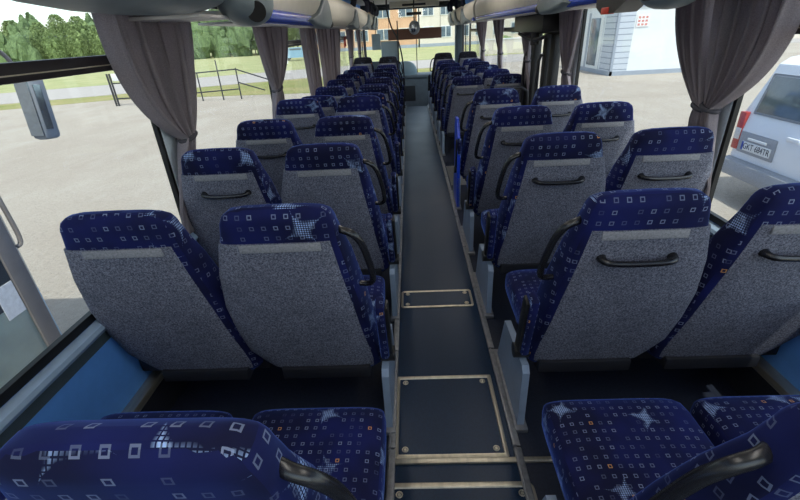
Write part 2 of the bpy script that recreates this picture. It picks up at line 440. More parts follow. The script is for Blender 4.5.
# ------------------------------------------------------------------ seats
ZW = [(.27, -.235, .14), (.29, -.262, .175), (.33, -.266, .205), (.40, -.260, .248), (.52, -.243, .262), (.65, -.228, .262), (.80, -.205, .234), (.92, -.188, .195),
      (.97, -.183, .180), (1.00, -.177, .172), (1.025, -.168, .160), (1.040, -.148, .140), (1.048, -.110, .100), (1.050, -.04, .03)]
def yrear(z): return .24*(1.048-z) - .012*math.sin(max(0, min(1, (z-.27)/.78))*PI)
def thick(z): return .092+.045*math.sin(max(0, min(1, (z-.27)/.68))*PI)
def seatring(z, xa, xw, g=0.0, n=28, y_in=0.0):
    cx, hx = (xa+xw)/2, (xw-xa)/2+g; th = thick(z); top = max(0, (z-1.0)/.05)
    th2 = th*(1-.75*top**2.2); yr = yrear(z)+(th-th2)*.45
    cy, hy = yr+th2/2, th2/2+g; P = []; fl = .024*max(0, min(1, (.985-z)/.12))
    for i in range(n):
        a = 2*PI*i/n; c, s = math.cos(a), math.sin(a); e = 2/5.5; q = math.copysign(abs(c)**e, c); w = max(0, math.copysign(abs(s)**.8, s)+.25)*fl
        P.append((cx+hx*q+(w*q if q < 0 else w*q*.35), cy+hy*math.copysign(abs(s)**e, s), z))
    return P
def dens(tab, k=2):
    out = []
    for a, b in zip(tab, tab[1:]):
        for j in range(k): out.append(tuple(a[i]+(b[i]-a[i])*j/k for i in range(3)))
    return out+[tab[-1]]
def mir(bm, s):
    if s < 0: bmesh.ops.transform(bm, matrix=Matrix.Diagonal((-1, 1, 1, 1)), verts=bm.verts)
    return bm
def build_seat(s, aisle, bar, dark):
    """local +x points to the window for s=+1; s=-1 mirrors it. Returns list of (name, mesh object) parts on a fresh Empty"""
    e = D.objects.new('coach_seat', None); COL.objects.link(e); e.empty_display_size = .1
    bl = 'dkblue' if dark else 'blue'
    T = dens(ZW, 2)
    bm = loft(bmesh.new(), [seatring(*r) for r in T]); finish('backrest', mir(bm, s), bl, e, smooth=60, us=.84)
    # grey shell over the rear face: rear half of the ring, pushed out a little
    def half(z, xa, xw, g):
        R = seatring(z, xa+.016, xw+.002, g); n = len(R); return [R[i % n] for i in range(n//2, n+1)]
    zs = [r for r in T if .285 <= r[0] <= .925]; 
    zt = tuple(a+(b-a)*.25 for a, b in zip(ZW[7], ZW[8])); zs = zs+[zt]
    rows_ = []
    for i, r in enumerate(zs):
        rows_.append(half(*r, .004))
    inner = [half(*r, -.003) for r in zs]
    bm = bmesh.new(); rings = [a+b[::-1] for a, b in zip(rows_, inner)]
    loft(bm, rings); bp = finish('back_panel', mir(bm, s), 'grey', e, smooth=50)
    # pale flap just under the head-rest wrap
    bm = bmesh.new(); zf = .918; yf = yrear(zf)
    box(bm, -.130, .125, yf-.0075, yf+.004, .902, .930, bev=.001)
    finish('label_strip', mir(bm, s), 'flap', e)
    # skirt below
    finish('back_skirt', mir(B(-.20, .12, .19, .215, .235, .285, bev=.006), s), 'grey', e)
    # cushion
    xa, xw = (-.268, .160) if aisle else (-.322, .112)
    cx, hx = (xa+xw)/2, (xw-xa)/2; rings = []
    for y, zt_, zb, k in ((.19, .415, .35, .90), (.20, .435, .335, .97), (.26, .452, .325, 1), (.36, .452, .32, 1), (.46, .458, .318, 1), (.59, .460, .32, .995), (.635, .452, .326, .985), (.655, .437, .34, .96), (.664, .415, .36, .90), (.667, .40, .375, .80)):
        cz, hz = (zt_+zb)/2, (zt_-zb)/2; R = []
        for i in range(28):
            a = 2*PI*i/28; c, q = math.cos(a), math.sin(a); ex = 2/5
            R.append((cx+hx*k*math.copysign(abs(c)**ex, c), y, cz+hz*math.copysign(abs(q)**ex, q)))
        rings.append(R)
    finish('seat_cushion', mir(loft(bmesh.new(), rings), s), bl, e, smooth=60, us=1.16)
    bm = B(xa+.03, (xw-.02 if aisle else .268), .22, .50, .25, .322, bev=.008)
    box(bm, -.22, .14, .16, .24, .245, .30, bev=.006)
    finish('seat_frame', mir(bm, s), 'under', e)
    if aisle:
        bm = bmesh.new(); x0 = -.300
        loft(bm, [[(x, .10, .0), (x, .56, .0), (x, .54, .03), (x, .44, .30), (x, .12, .325), (x, .10, .30)] for x in (x0, x0+.028)])
        pd = finish('pedestal', mir(bm, s), 'pedestal', e)
        bm = B(x0-.012, x0+.04, .075, .575, .0, .022, bev=.003)
        finish('pedestal_foot', mir(bm, s), 'alu2', pd)
        # looped hand grip on the aisle shoulder
        P = [(-.165, .075, .955), (-.205, .052, .952), (-.240, .050, .935), (-.262, .062, .895), (-.276, .080, .83), (-.284, .098, .765), (-.280, .112, .725), (-.255, .120, .712), (-.205, .125, .718)]
        P = [(x+.012, y+.01, z) for x, y, z in P]
        finish('shoulder_grip', mir(tube(bmesh.new(), P, .0125, n=10, k=4, flat=.8), s), 'handle', e, smooth=60)
        # armrest folded up beside the backrest
        bm = bmesh.new()
        T4 = Matrix.Translation((-.283, .165, .36)) @ Matrix.Rotation(math.radians(13), 4, 'X')
        box(bm, -.022, .012, -.03, .035, 0, .30, bev=.012, mat=T4)
        a = finish('armrest', mir(bm, s), bl, e)
        bm = bmesh.new(); box(bm, -.034, -.020, -.022, .030, .02, .285, bev=.006, mat=T4)
        cyl(bm, (-.325, .17, .36), (-.268, .17, .36), .030, n=16)
        finish('armrest_cap', mir(bm, s), 'black', a)
    if bar:
        zb = .825; y = yrear(zb)
        P = [(-.112, y+.004, zb+.006), (-.112, y-.020, zb+.005), (-.098, y-.034, zb+.002), (-.05, y-.036, zb-.002), (.0, y-.036, zb-.003), (.05, y-.036, zb-.002), (.090, y-.034, zb+.002), (.104, y-.020, zb+.005), (.104, y+.004, zb+.006)]
        bm = tube(bmesh.new(), P, lambda t: .0100+.009*abs(2*t-1)**5, n=10, k=4)
        finish('rear_grab_bar', mir(bm, s), 'handle', e, smooth=60)
    return e
cache = {}
def seat(s, col, Y, row, dx=0, bar=False, dark=False, zs=1.0):
    aisle = col == 'aisle'; key = (s, aisle, bar, dark)
    if key in cache: e = copytree(cache[key])
    else: e = cache[key] = build_seat(*key)
    x = {(-1, 'aisle'): -.425, (-1, 'window'): -.925, (1, 'aisle'): .69, (1, 'window'): 1.185}[(s, col)]+dx
    e.location = (x, Y, 0); e.scale = (1, 1, zs)
    sn = 'left' if s < 0 else 'right'
    cn = 'aisle seat' if aisle else 'window seat'
    nth = ['nearest', 'second', 'third', 'fourth', 'fifth', 'sixth', 'seventh', 'eighth', 'ninth', 'tenth', 'eleventh'][row]
    if dark: t = f'foremost {sn}-hand {cn}, charcoal coach seat taller than the blue ones behind'
    else:
        t = f'blue patterned coach seat, {nth} from the camera in the {sn}-hand {"aisle" if aisle else "window"} column'
    tag(e, t, 'seat', f'coach seats {sn} of the aisle')
    return e
LY = [.315, 1.15, 1.935, 2.67, 3.58, 4.35, 5.15, 5.95, 6.75, 7.52, 8.32]
for i, y in enumerate(LY):
    zs = 1.02 if i == 0 else 1.0 if i < 5 else .93
    seat(-1, 'aisle', y, i, dx=.045 if i == 0 else 0, zs=zs)
    seat(-1, 'window', y, i, bar=i >= 2, zs=zs)
seat(-1, 'aisle', 9.15, 11-1, dark=True, zs=1.02); seat(-1, 'window', 9.15, 10, dark=True, zs=1.03)
RY = [.325, 1.15, 1.935, 2.71, 3.60, 5.53, 6.28, 7.08, 7.90, 8.72]
for i, y in enumerate(RY):
    zs = 1.02 if i == 0 else 1.0 if i < 5 else .93
    seat(1, 'aisle', y, i, dx=-.05 if i == 0 else 0, bar=True, zs=zs)
    seat(1, 'window', y, i, dx=-.03 if i == 0 else 0, bar=True, zs=zs)
seat(1, 'aisle', 9.48, 10, dark=True, zs=1.02); seat(1, 'window', 9.48, 10, dark=True, zs=1.02)

e = empty('sunlit_seat_side', (.398, 3.83, 0), 'added bright blue panel standing in for the sunlit aisle side of the fifth right-hand seat', 'added panel')  # added panel, its bright blue stands for sunlight on the seat's aisle side
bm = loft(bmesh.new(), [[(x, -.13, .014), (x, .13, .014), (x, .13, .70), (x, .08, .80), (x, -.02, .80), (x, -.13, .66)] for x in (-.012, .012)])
finish('sunlit_panel', bm, plain('sunlit_blue', (.02, .08, .75), .35), e)
finish('sunlit_panel_foot', B(-.018, .018, -.12, .12, .014, .034, bev=.003), 'alu2', e)

# ------------------------------------------------------------------ luggage racks
def rack(s, x, y0, y1, noses, rail, label):
    """s=-1 left rack. coordinates measured from the wall x inwards"""
    X = lambda d: x-s*d
    e = empty('luggage_rack', (0, y0, 0), label, 'rack')
    prof = [(X(-.01), 1.625), (X(.30), 1.588), (X(.36), 1.585), (X(.40), 1.60), (X(.435), 1.65), (X(.45), 1.72), (X(.445), 1.79), (X(.42), 1.85), (X(.40), 1.868), (X(.385), 1.86), (X(.40), 1.80), (X(.40), 1.68), (X(.36), 1.63), (X(-.01), 1.655)]
    finish('rack_body', extrude(bmesh.new(), prof, 0, y1-y0), 'cream', e)
    finish('rack_underside', B(X(.05), X(.34), 0, y1-y0, 1.578, 1.590, bev=.003), 'rackw', e)
    bm = tube(bmesh.new(), [(X(.415), rail[0]-y0, 1.607), (X(.415), rail[1]-y0, 1.607)], rail[2], n=14, k=1)
    finish('blue_rail', bm, 'rail', e, smooth=60)
    for k, (yy, h) in enumerate(noses):
        bm = bmesh.new()
        def sec(d, g):   # rounded triangular cheek in the y-z plane
            P = [(-.70, 1.600), (-.34, 1.665), (-.12, 1.775), (.0, 1.81), (.08, 1.77), (.14, 1.68), (.15, 1.59), (.05, 1.552), (-.2, 1.555), (-.5, 1.575)]
            cy, cz = .0, 1.68
            return [(X(d), yy-y0+h*(cy+(a-cy)*g), cz+(b-cz)*g) for a, b in P]
        loft(bm, [sec(.36, .95), sec(.38, 1.0), sec(.455, 1.0), sec(.470, .94), sec(.476, .82)])
        nb = finish('rack_bracket', bm, 'rackgrey', e, smooth=60)
        bm = cyl(bmesh.new(), (X(.43), yy-y0+h*.16, 1.60), (X(.44), yy-y0+h*.16+.05, 1.59), .040, .032, 20)
        finish('reading_lamp', bm, 'rubber', nb)
        # dark arm curving from the rack front up to the ceiling
        bm = tube(bmesh.new(), [(X(.415), yy-y0+.02, 1.85), (X(.44), yy-y0+.02, 1.93), (X(.42), yy-y0+.03, 2.03), (X(.34), yy-y0+.03, 2.115)], .050, n=8, k=4, flat=.35)
        finish('support_arm', bm, 'strap', e)
        if k > 1:
            bm = tube(bmesh.new(), [(X(.43), yy-y0+.55, 1.86), (X(.46), yy-y0+.55, 1.94), (X(.44), yy-y0+.56, 2.03), (X(.36), yy-y0+.56, 2.115)], .045, n=8, k=4, flat=.35)
            finish('support_arm', bm, 'strap', e)
    return e
rack(-1, XL, 2.62, 12.2, [(4.45, 1.25), (7.0, 1), (9.2, 1), (10.5, .8), (11.4, .7)], (2.56, 4.50, .040), 'cream overhead luggage rack with blue rail along the left windows')
rack(1, XR, 1.35, 7.25, [(3.58, .8)], (2.62, 7.2, .030), 'cream overhead luggage rack with blue rail above the right windows')
rack(1, XR, 7.45, 12.2, [(8.9, 1), (10.2, 1), (11.3, .8)], (7.5, 7.7, .028), 'short cream overhead luggage rack ahead of the side door')
def ellips(bm, c, r, p=2.6, nu=28, nv=14):
    rings = []
    for j in range(1, nv):
        v = PI*j/nv-PI/2; R = []; cv, sv = math.cos(v), math.sin(v)
        f = lambda t: math.copysign(abs(t)**(2/p), t)
        for i in range(nu):
            u = 2*PI*i/nu; R.append((c[0]+r[0]*f(cv)*f(math.cos(u)), c[1]+r[1]*f(sv), c[2]+r[2]*f(cv)*f(math.sin(u))))
        rings.append(R)
    return loft(bm, rings)
# big grey housings at the near ends of the racks
e = empty('rack_end_housing', (XL+.3, 1.7, 1.7), 'large grey moulded housing ending the left rack, with a round dark speaker', 'housing')
bm = ellips(bmesh.new(), (-.03, -.05, .055), (.22, .68, .165)); finish('housing_shell', bm, 'rackgrey', e, smooth=60)
bm = ellips(bmesh.new(), (.10, .73, -.025), (.115, .25, .122), p=2.2); finish('speaker_pod', bm, 'rackgrey', e, smooth=60)
bm = cyl(bmesh.new(), (.14, .66, -.065), (.19, .585, -.090), .050, .045, 24); finish('speaker', bm, 'rubber', e)
bm = B(-.26, .06, .25, .60, -.115, -.10, bev=.004); finish('pale_underside', bm, 'rackw', e)
e = empty('rack_end_housing', (XR-.35, 2.08, 1.625), 'grey rounded housing under the right rack beside the large curtain', 'housing')
finish('housing_shell', ellips(bmesh.new(), (0, 0, 0), (.11, .17, .105), p=2.3), 'rackgrey', e, smooth=60)
finish('speaker', cyl(bmesh.new(), (-.085, -.01, -.02), (-.115, -.01, -.025), .05, .045, 20), 'rubber', e)
e = empty('emergency_unit', (XR-.40, 2.43, 1.585), 'black angular service unit with a red corner under the right rack', 'unit')
bm = bmesh.new(); loft(bm, [[(x, -.20, -.005), (x, -.06, -.062), (x, .10, -.062), (x, .17, -.03), (x, .18, .06), (x, -.20, .06)] for x in (-.05, .06)])
finish('unit_case', bm, 'black', e)
finish('red_corner', B(-.054, -.02, .0, .09, -.066, -.035, bev=.004), 'red', e)
finish('chrome_dot', cyl(bmesh.new(), (-.051, .0, .01), (-.056, .0, .01), .012, n=14), 'alu2', e)

# ceiling lights out of view, added to fill the dark interior
for k, (x, y) in enumerate(((-.32, .2), (.56, .2), (-.32, 2.6), (.56, 2.6), (-.32, 5.2), (.56, 5.2), (-.32, 8.2), (.56, 8.2))):
    sd = 'left' if x < 0 else 'right'; nth = ['rearmost', 'second', 'third', 'foremost'][k//2]
    e = empty('ceiling_fill', (x, y, 2.12), f'{nth} long added unseen ceiling lamp on the {sd} of the aisle', 'fill', 'added ceiling fill lights')
    finish('fill_housing', B(-.075, .075, -.66, .66, -.018, 0, bev=.004), 'rackw', e)
    finish('fill_diffuser', B(-.06, .06, -.64, .64, -.026, -.018, bev=.003), 'fill', e)

# ------------------------------------------------------------------ curtains
def curtain(s, top, tie, bot, pleats, label, amp=.040, zb=.61, seed=1, pw=(1.5, 1.5)):
    """top=(y0,y1) at the rail, tie=(y, z, halfwidth) or None, bot=(y0,y1) at the hem"""
    rnd = random.Random(seed); x0 = (XR if s > 0 else XL)-s*.062; zt = 1.71
    e = empty('curtain', (x0, (top[0]+top[1])/2, zb), label, 'curtain', 'grey window curtains')
    nu, nv = pleats*10, 40; ph = [rnd.uniform(-.5, .5) for _ in range(pleats+2)]; am = [rnd.uniform(.6, 1.2) for _ in range(pleats+2)]
    V = []; bm = bmesh.new()
    for j in range(nv+1):
        z = zt+(zb-zt)*j/nv; row = []
        if tie and z >= tie[1]:
            t = (zt-z)/(zt-tie[1]); a = top[0]+(tie[0]-tie[2]-top[0])*t**pw[0]; b = top[1]+(tie[0]+tie[2]-top[1])*t**pw[1]; sq = 1-t**3*.35
        elif tie:
            t = (tie[1]-z)/(tie[1]-zb); q = t**.7; a = tie[0]-tie[2]+(bot[0]-tie[0]+tie[2])*q; b = tie[0]+tie[2]+(bot[1]-tie[0]-tie[2])*q; sq = .65+.2*t
        else:
            t = (zt-z)/(zt-zb); a = top[0]+(bot[0]-top[0])*t; b = top[1]+(bot[1]-top[1])*t; sq = 1
        for i in range(nu+1):
            u = i/nu; k = int(u*pleats); f = u*pleats-k
            A = am[k]*(1-f)+am[k+1]*f; P = ph[k]*(1-f)+ph[k+1]*f
            w = math.sin(2*PI*(u*pleats)+P+.5*math.sin(3*z+i*.05)); w = math.copysign(abs(w)**.8, w)
            fold = .35*math.sin(2*PI*u*pleats*2.3+seed+z*2)
            yy = a+(b-a)*(u+.25/pleats*math.sin(4*PI*u*pleats+P)*.6)
            lowf = max(0, min(1, (1.05-z)/.30)) if tie else 0
            row.append(bm.verts.new((x0+s*.036*lowf-s*amp*sq*A*(w+fold)*.8*(1-.82*lowf)-e.location.x, yy-e.location.y, z-zb)))
        V.append(row)
    for r0, r1 in zip(V, V[1:]):
        for i in range(nu): bm.faces.new((r0[i], r0[i+1], r1[i+1], r1[i]))
    c = finish('cloth', bm, 'curtain', e, smooth=180, solid=.003)
    if tie:
        P = []
        for a in range(17):
            an = 2*PI*a/16; P.append((-s*.0+.034*math.cos(an), tie[0]-e.location.y+(tie[2]+.012)*math.sin(an), tie[1]-zb+.012*math.sin(an)))
        finish('tieback', tube(bmesh.new(), P, .011, n=8, k=1), 'tie', e)
    return e
curtain(-1, (1.79, 2.53), (2.165, 1.075, .055), (1.93, 2.14), 5, 'nearest left curtain, wide grey cloth tied to the pillar beside the second window seat', seed=3, amp=.050, pw=(3.4, 2.1))
curtain(-1, (3.49, 4.51), (3.86, 1.11, .08), (3.55, 4.15), 6, 'grey curtain tied back on the second left pillar', seed=5, pw=(2.4, 2.4))
curtain(-1, (5.10, 5.80), None, (5.15, 5.85), 5, 'loose grey curtain hanging straight just behind the third left pillar', seed=8)
curtain(-1, (5.92, 8.0), None, (6.0, 7.2), 9, 'widest untied pale curtain hanging down in the fourth left window', seed=11)
curtain(-1, (8.7, 9.7), (9.2, 1.1, .09), (8.95, 9.5), 5, 'grey tied curtain on the fifth left pillar', seed=12)
curtain(-1, (10.4, 11.2), (10.8, 1.1, .09), (10.6, 11.1), 4, 'front-most grey curtain on the left by the windscreen', seed=13)
curtain(1, (1.765, 2.19), (2.075, 1.11, .030), (1.96, 2.10), 5, 'near half of the big grey curtain pair on the right, swept back to its tie', seed=21, amp=.050, pw=(3.8, 1.4))
curtain(1, (2.26, 2.56), (2.140, 1.105, .032), (2.11, 2.24), 4, 'far half of the big grey curtain pair on the right pillar', seed=22, amp=.045, pw=(1.5, 2.2))
curtain(1, (3.87, 4.48), (4.10, 1.10, .055), (3.78, 4.32), 5, 'grey curtain tied back beside the side door', seed=23, pw=(2, 2))
curtain(1, (5.44, 6.0), (5.50, 1.12, .05), (5.25, 5.65), 4, 'slim grey curtain on the far side of the side door', seed=24)
curtain(1, (7.03, 7.94), (7.14, 1.13, .06), (7.0, 7.35), 4, 'grey tied curtain on the second pillar beyond the side door', seed=25)
curtain(1, (8.56, 9.9), (8.8, 1.11, .07), (8.6, 9.1), 4, 'grey tied curtain furthest forward on the right', seed=26)

# emergency hammers on the pillars
for s, y, w in ((1, 2.10, 'right pillar between the big curtains'), (-1, 3.95, 'second left pillar behind the curtain'), (-1, 8.72, 'left side between the far curtains')):
    x = (XR if s > 0 else XL)-s*.02
    e = empty('emergency_hammer', (x, y, 1.38), f'red emergency hammer on the {w}', 'hammer', 'emergency hammers')
    finish('hammer_holder', B(min(0, s*.012)-.006, max(0, s*.012)+.0, -.02, .02, -.10, .06, bev=.003), 'red', e)
    bm = tube(bmesh.new(), [(-s*.012, 0, -.08), (-s*.016, 0, .0), (-s*.016, 0, .06)], .011, n=8)
    cyl(bm, (-s*.016, -.045, .065), (-s*.016, .045, .065), .012, .012, 10)
    finish('hammer', bm, 'red', e)

# ------------------------------------------------------------------ side door (right)
d = empty('door_1', (XR, 4.93, -.6), 'folding side door with black-edged glass leaves on the right', 'door', kind='structure')
for y0, y1, st in ((4.19, 5.06, ((4.19, 4.23), (4.56, 4.69), (4.81, 4.94))), (5.08, 5.67, ((5.23, 5.37), (5.50, 5.67)))):
    bm = bmesh.new()
    for a, b in st: box(bm, -.05, .02, a-4.93, b-4.93, 0, 2.00, bev=.008)
    box(bm, -.03, .02, y0-4.93, y1-4.93, 0, .35, bev=.005); box(bm, -.03, .02, y0-4.93, y1-4.93, 2.0, 2.30, bev=.005)
    lf = finish('door_leaf', bm, 'rubber', d)
    finish('door_pane', B(-.008, -.002, y0+.01-4.93, y1-.01-4.93, .35, 2.0), 'glass', lf, smooth=0)
    finish('grab_rail', tube(bmesh.new(), [(-.02, y1-.16-4.93, 1.1), (-.09, y1-.16-4.93, 1.13), (-.09, y1-.16-4.93, 1.75), (-.02, y1-.16-4.93, 1.78)], .016, n=8, k=3), 'steel', lf)
bm = B(-.20, .03, -.45, .74, 2.02, 2.18, bev=.01)
finish('door_engine', bm, 'black', d)
bm = tube(bmesh.new(), [(-.14, -.42, 1.99), (-.16, .0, 1.95), (-.14, .72, 2.0)], .018, n=8)
cyl(bm, (-.14, 0, 1.90), (-.14, 0, 2.04), .045); finish('door_linkage', bm, 'steel', d)
struct('floor', B(.376, XR, 4.17, 5.28, -.62, -.58), 'vinyl', 'bottom step of the side door stairwell', 'floor')
bm = B(.376, .40, 4.17, 5.28, -.58, -.001); box(bm, .40, .80, 4.17, 5.28, -.58, -.3)
struct('trim_4', bm, 'navyfloor', 'inner steps of the side door stairwell', 'trim')
# barrier behind the door well with its pole
e = empty('door_guard_rail', (.95, 4.62, 0), 'dark bent hand rail standing at the side door stairwell', 'rail')
finish('rail_tube', tube(bmesh.new(), [(0, 0, 0), (0, 0, .70), (.02, 0, .82), (.08, 0, .90), (.15, 0, .93), (.21, 0, .90), (.24, 0, .80), (.24, 0, -.001)], .016, n=10, k=3), 'steel', e, smooth=60)

# ------------------------------------------------------------------ front of the coach
e = empty('dashboard', (.1, 12.1, -.3), 'grey-blue dashboard and driver desk under the windscreen', 'dashboard')
finish('dash_top', B(-1.25, 1.2, -.55, .25, .72, .80, bev=.03), 'dash', e)
finish('dash_body', B(-1.25, .45, -.50, .25, 0, .72, bev=.02), 'dash', e)
finish('dark_recess', B(-.38, .02, -.515, -.49, .18, .55, bev=.01), 'dashd', e)
bm = ellips(bmesh.new(), (-.22, -.25, .86), (.30, .22, .26), p=2.2); finish('instrument_hood', bm, 'panelb', e, smooth=60)
e = empty('driver_partition', (-.45, 10.3, 0), 'pale blue partition panel behind the driver on the left', 'panel')
finish('screen_panel', B(-.16, .20, -.01, .01, .93, 1.32, bev=.005), 'panelb', e)
finish('lower_panel', B(-.6, .20, -.02, .02, 0, .93, bev=.005), 'band', e)
finish('frame_post', B(.20, .225, -.02, .02, 0, 1.7), 'steel', e)
e = empty('notice_board', (-.75, 10.9, 1.32), 'pale blue notice hanging above the driver partition', 'notice')
finish('board', B(-.10, .10, -.006, .006, -.18, .15, bev=.003), 'panelb', e)
finish('hanger', cyl(bmesh.new(), (0, 0, .15), (0, 0, .80), .008, n=8), 'steel', e)
e = empty('hand_pole', (-.25, 10.5, 0), 'curved dark hand pole rising beside the front left seats', 'pole')
finish('pole', tube(bmesh.new(), [(.10, 0, -.001), (.11, 0, .5), (.09, 0, .95), (.0, 0, 1.35), (-.12, 0, 1.58), (-.2, 0, 1.9), (-.2, 0, 2.12)], .016, n=8, k=4), 'steel', e)
e = empty('sun_blind', (.22, 12.28, 1.42), 'dark brown roller sun blind lowered across the windscreen', 'blind')
finish('blind_cloth', B(-.75, .62, -.006, .006, -.12, .13, bev=.003), 'wood', e)
finish('roller', cyl(bmesh.new(), (-1.2, 0, .60), (1.0, 0, .60), .035, n=14), 'dashd', e)
for q in (-.72, .59): finish('cord', cyl(bmesh.new(), (q, 0, .13), (q, 0, .60), .006, n=6), 'steel', e)
e = empty('ceiling_mirror', (.14, 11.3, 2.12), 'round interior mirror on a dark bracket below the front ceiling', 'mirror')
finish('bracket', B(-.17, .17, -.03, .03, -.30, -.24, bev=.008), 'black', e)
finish('stem', cyl(bmesh.new(), (0, 0, -.5), (0, 0, 0), .016, n=8), 'black', e)
finish('mirror_head', ellips(bmesh.new(), (0, 0, -.56), (.13, .06, .15), p=2), 'contg', e, smooth=60)
finish('mirror_face', ellips(bmesh.new(), (-.03, -.05, -.55), (.09, .02, .11), p=2), 'mirror', e, smooth=60)
e = empty('display_box', (.12, 11.6, 2.12), 'dark destination display box under the front ceiling', 'display')
finish('display_case', B(-.55, .62, -.08, .08, -.12, 0, bev=.01), 'cream', e)
finish('display_face', B(-.25, .30, -.085, -.08, -.10, -.055), 'dashd', e)
for xx, lb in ((1.24, 'dark upright pillar of the entrance door at the front right'),):
    e = empty('door_post', (xx, 11.5, -.3), lb, 'post')
    finish('post', B(-.09, .03, -.12, .06, 0, 2.3, bev=.01), 'band', e)
    finish('post_trim', B(-.13, -.09, -.05, .06, 0, 2.3, bev=.01), 'panelb', e)

# ------------------------------------------------------------------ the yard outside
struct('ground', B(-260, 260, -120, 320, GZ-.3, GZ), 'gravel', 'pale sunlit gravel yard around the coach', 'ground', smooth=0)
def strip(name, pts, z, mat, label, cat, kind='structure'):
    bm = bmesh.new(); a = [bm.verts.new((x, y, GZ+z)) for x, y in pts]; f = bm.faces.new(a)
    r = bmesh.ops.extrude_face_region(bm, geom=[f]); vs = [v for v in r['geom'] if isinstance(v, bmesh.types.BMVert)]
    bmesh.ops.translate(bm, verts=vs, vec=(0, 0, -z-.05))
    o = finish(name, bm, mat, smooth=0); o['label'] = label; o['category'] = cat; o['kind'] = kind; return o
rn = lambda X: 30.5+.42*(X+8) if X < 0 else 33.9+.20*X
strip('road', [(-70, rn(-70)), (0, rn(0)), (60, rn(60)), (60, rn(60)+9), (0, rn(0)+9.5), (-70, rn(-70)+9.5)], .02, 'asphalt', 'grey road passing beyond the yard', 'road')
strip('verge', [(-70, rn(-70)-.3), (-70, rn(-70)-5), (-16, rn(-16)-3.5), (-3, rn(-3)-10.5), (2.5, rn(2.5)-9), (2.5, rn(2.5)-.3), (0, rn(0)-.3)], .015, 'grassa', 'dry yellowish grass verge on the near side of the road', 'grass')
strip('meadow', [(-200, -60), (-90, rn(-90)+9.8), (0, rn(0)+9.8), (60, rn(60)+9.3), (150, 60), (150, 160), (-200, 160)], .015, 'grassb', 'green meadow beyond the road', 'grass')

# trees
def crown_mesh(seed, pine):
    rnd = random.Random(seed); bm = bmesh.new()
    H = 1.0
    for k in range(16 if not pine else 14):
        if pine:
            t = k/13; z = .18+.80*t; rr = .36*(1-t)**.8+.05; an = rnd.uniform(0, 6.28); of = rr*.35
            c = Vector((math.cos(an)*of, math.sin(an)*of, z)); R = rr*rnd.uniform(.75, 1.0)
        else:
            an = rnd.uniform(0, 6.28); z = rnd.uniform(.25, .85); of = .30*math.sin(PI*min(1, z))*rnd.uniform(.3, 1)
            c = Vector((math.cos(an)*of, math.sin(an)*of, z)); R = rnd.uniform(.09, .17)
        g = bmesh.ops.create_icosphere(bm, subdivisions=2, radius=R, matrix=Matrix.Translation(c))
        for v in g['verts']:
            d = (v.co-c); v.co = c+d*rnd.uniform(.72, 1.22)
    for k in range(4200):          # loose leaf tufts that roughen the outline
        an = rnd.uniform(0, 6.28); z = rnd.uniform(.12, 1.0)
        R = (.40*(1-z)**.8+.03) if pine else .44*math.sin(PI*min(.96, z*.92+.06))**.6
        R *= rnd.uniform(.55, 1.08); c = Vector((math.cos(an)*R, math.sin(an)*R, z)); s = rnd.uniform(.010, .022)
        T = Matrix.Rotation(rnd.uniform(0, 6.28), 3, (rnd.random()+.01, rnd.random(), rnd.random()))
        bm.faces.new([bm.verts.new(c+T @ Vector(q)*s) for q in ((-1, -.6, 0), (1, -.6, .2), (.6, 1, 0), (-.7, .8, -.3))])
    return bm
protos = []
for k in range(5):
    pine = k in (1, 3)
    e = D.objects.new('pine_tree' if pine else 'leafy_tree', None); COL.objects.link(e)
    finish('crown', crown_mesh(k+40, pine), 'leafb' if pine else 'leafa', e, smooth=0)
    bm = cyl(bmesh.new(), (0, 0, 0), (0, 0, .7), .022, .010, 7); finish('trunk', bm, 'bark', e); protos.append([e, pine, False])
rnd = random.Random(99); tn_ = 0; spots = []
for row in range(3):
    X = -108+row*1.3
    while X < -21:
        spots.append((X+rnd.uniform(-.6, .6), 88+.20*X+row*5+rnd.uniform(-1.2, 1.2), row)); X += (3.3, 3.0, 3.2)[row]
for X, Y, row in spots:
    pr_ = rnd.choice(protos)
    if pr_[2]: e = copytree(pr_[0])
    else: e = pr_[0]; pr_[2] = True
    h = rnd.uniform(5.2, 6.8)*(1+.12*row)*(1.12 if pr_[1] else 1)+max(0, (X+60))*.03
    e.location = (X, Y, GZ-.02); e.scale = (h*.62, h*.62, h); e.rotation_euler = (0, 0, rnd.uniform(0, 6.28))
    nm = ['front', 'middle', 'back'][row]
    tag(e, f'{"dark pine" if pr_[1] else "bright green leafy tree"} in the {nm} row of the forest edge beyond the road', 'tree', 'trees along the forest edge' if not pr_[1] else 'pines along the forest edge')
    e['group'] = f'{"pines" if pr_[1] else "leafy trees"} in the {nm} row of the forest edge'

# sign stand and pipe railing on the verge
e = empty('notice_stand', (-13.4, 21, GZ), 'dark metal frame with a white notice standing on the gravel by the grass', 'stand')
for x in (-.62, -.50): finish('post', B(x-.03, x+.03, -.03, .03, 0, 1.42), 'steel', e)
finish('notice', B(-.42, .55, -.02, .02, 1.10, 1.42, bev=.005), 'paper', e)
bm = B(-.5, 1.9, -.025, .025, .30, .36); box(bm, -.5, 1.9, -.025, .025, .98, 1.03); box(bm, .55, .61, -.025, .025, 0, .3); box(bm, 1.88, 1.93, -.025, .025, 0, 1.42)
finish('frame_rails', bm, 'steel', e)
e = empty('pipe_railing', (-8.6, 21.3, GZ), 'dark pipe railing standing in the dry grass on the left', 'railing')
posts = ((-1.35, 0, 1.25), (-.35, 0, 1.75), (.52, 0, 1.38))
for x, y, h in posts: finish('post', cyl(bmesh.new(), (x, y, 0), (x, y, h), .030, n=8), 'steel', e)
bm = bmesh.new()
for z in (1.28, .42): tube(bm, [(-1.8, 0, z-.05), (.52, 0, z+.04)], .028, n=8, k=1)
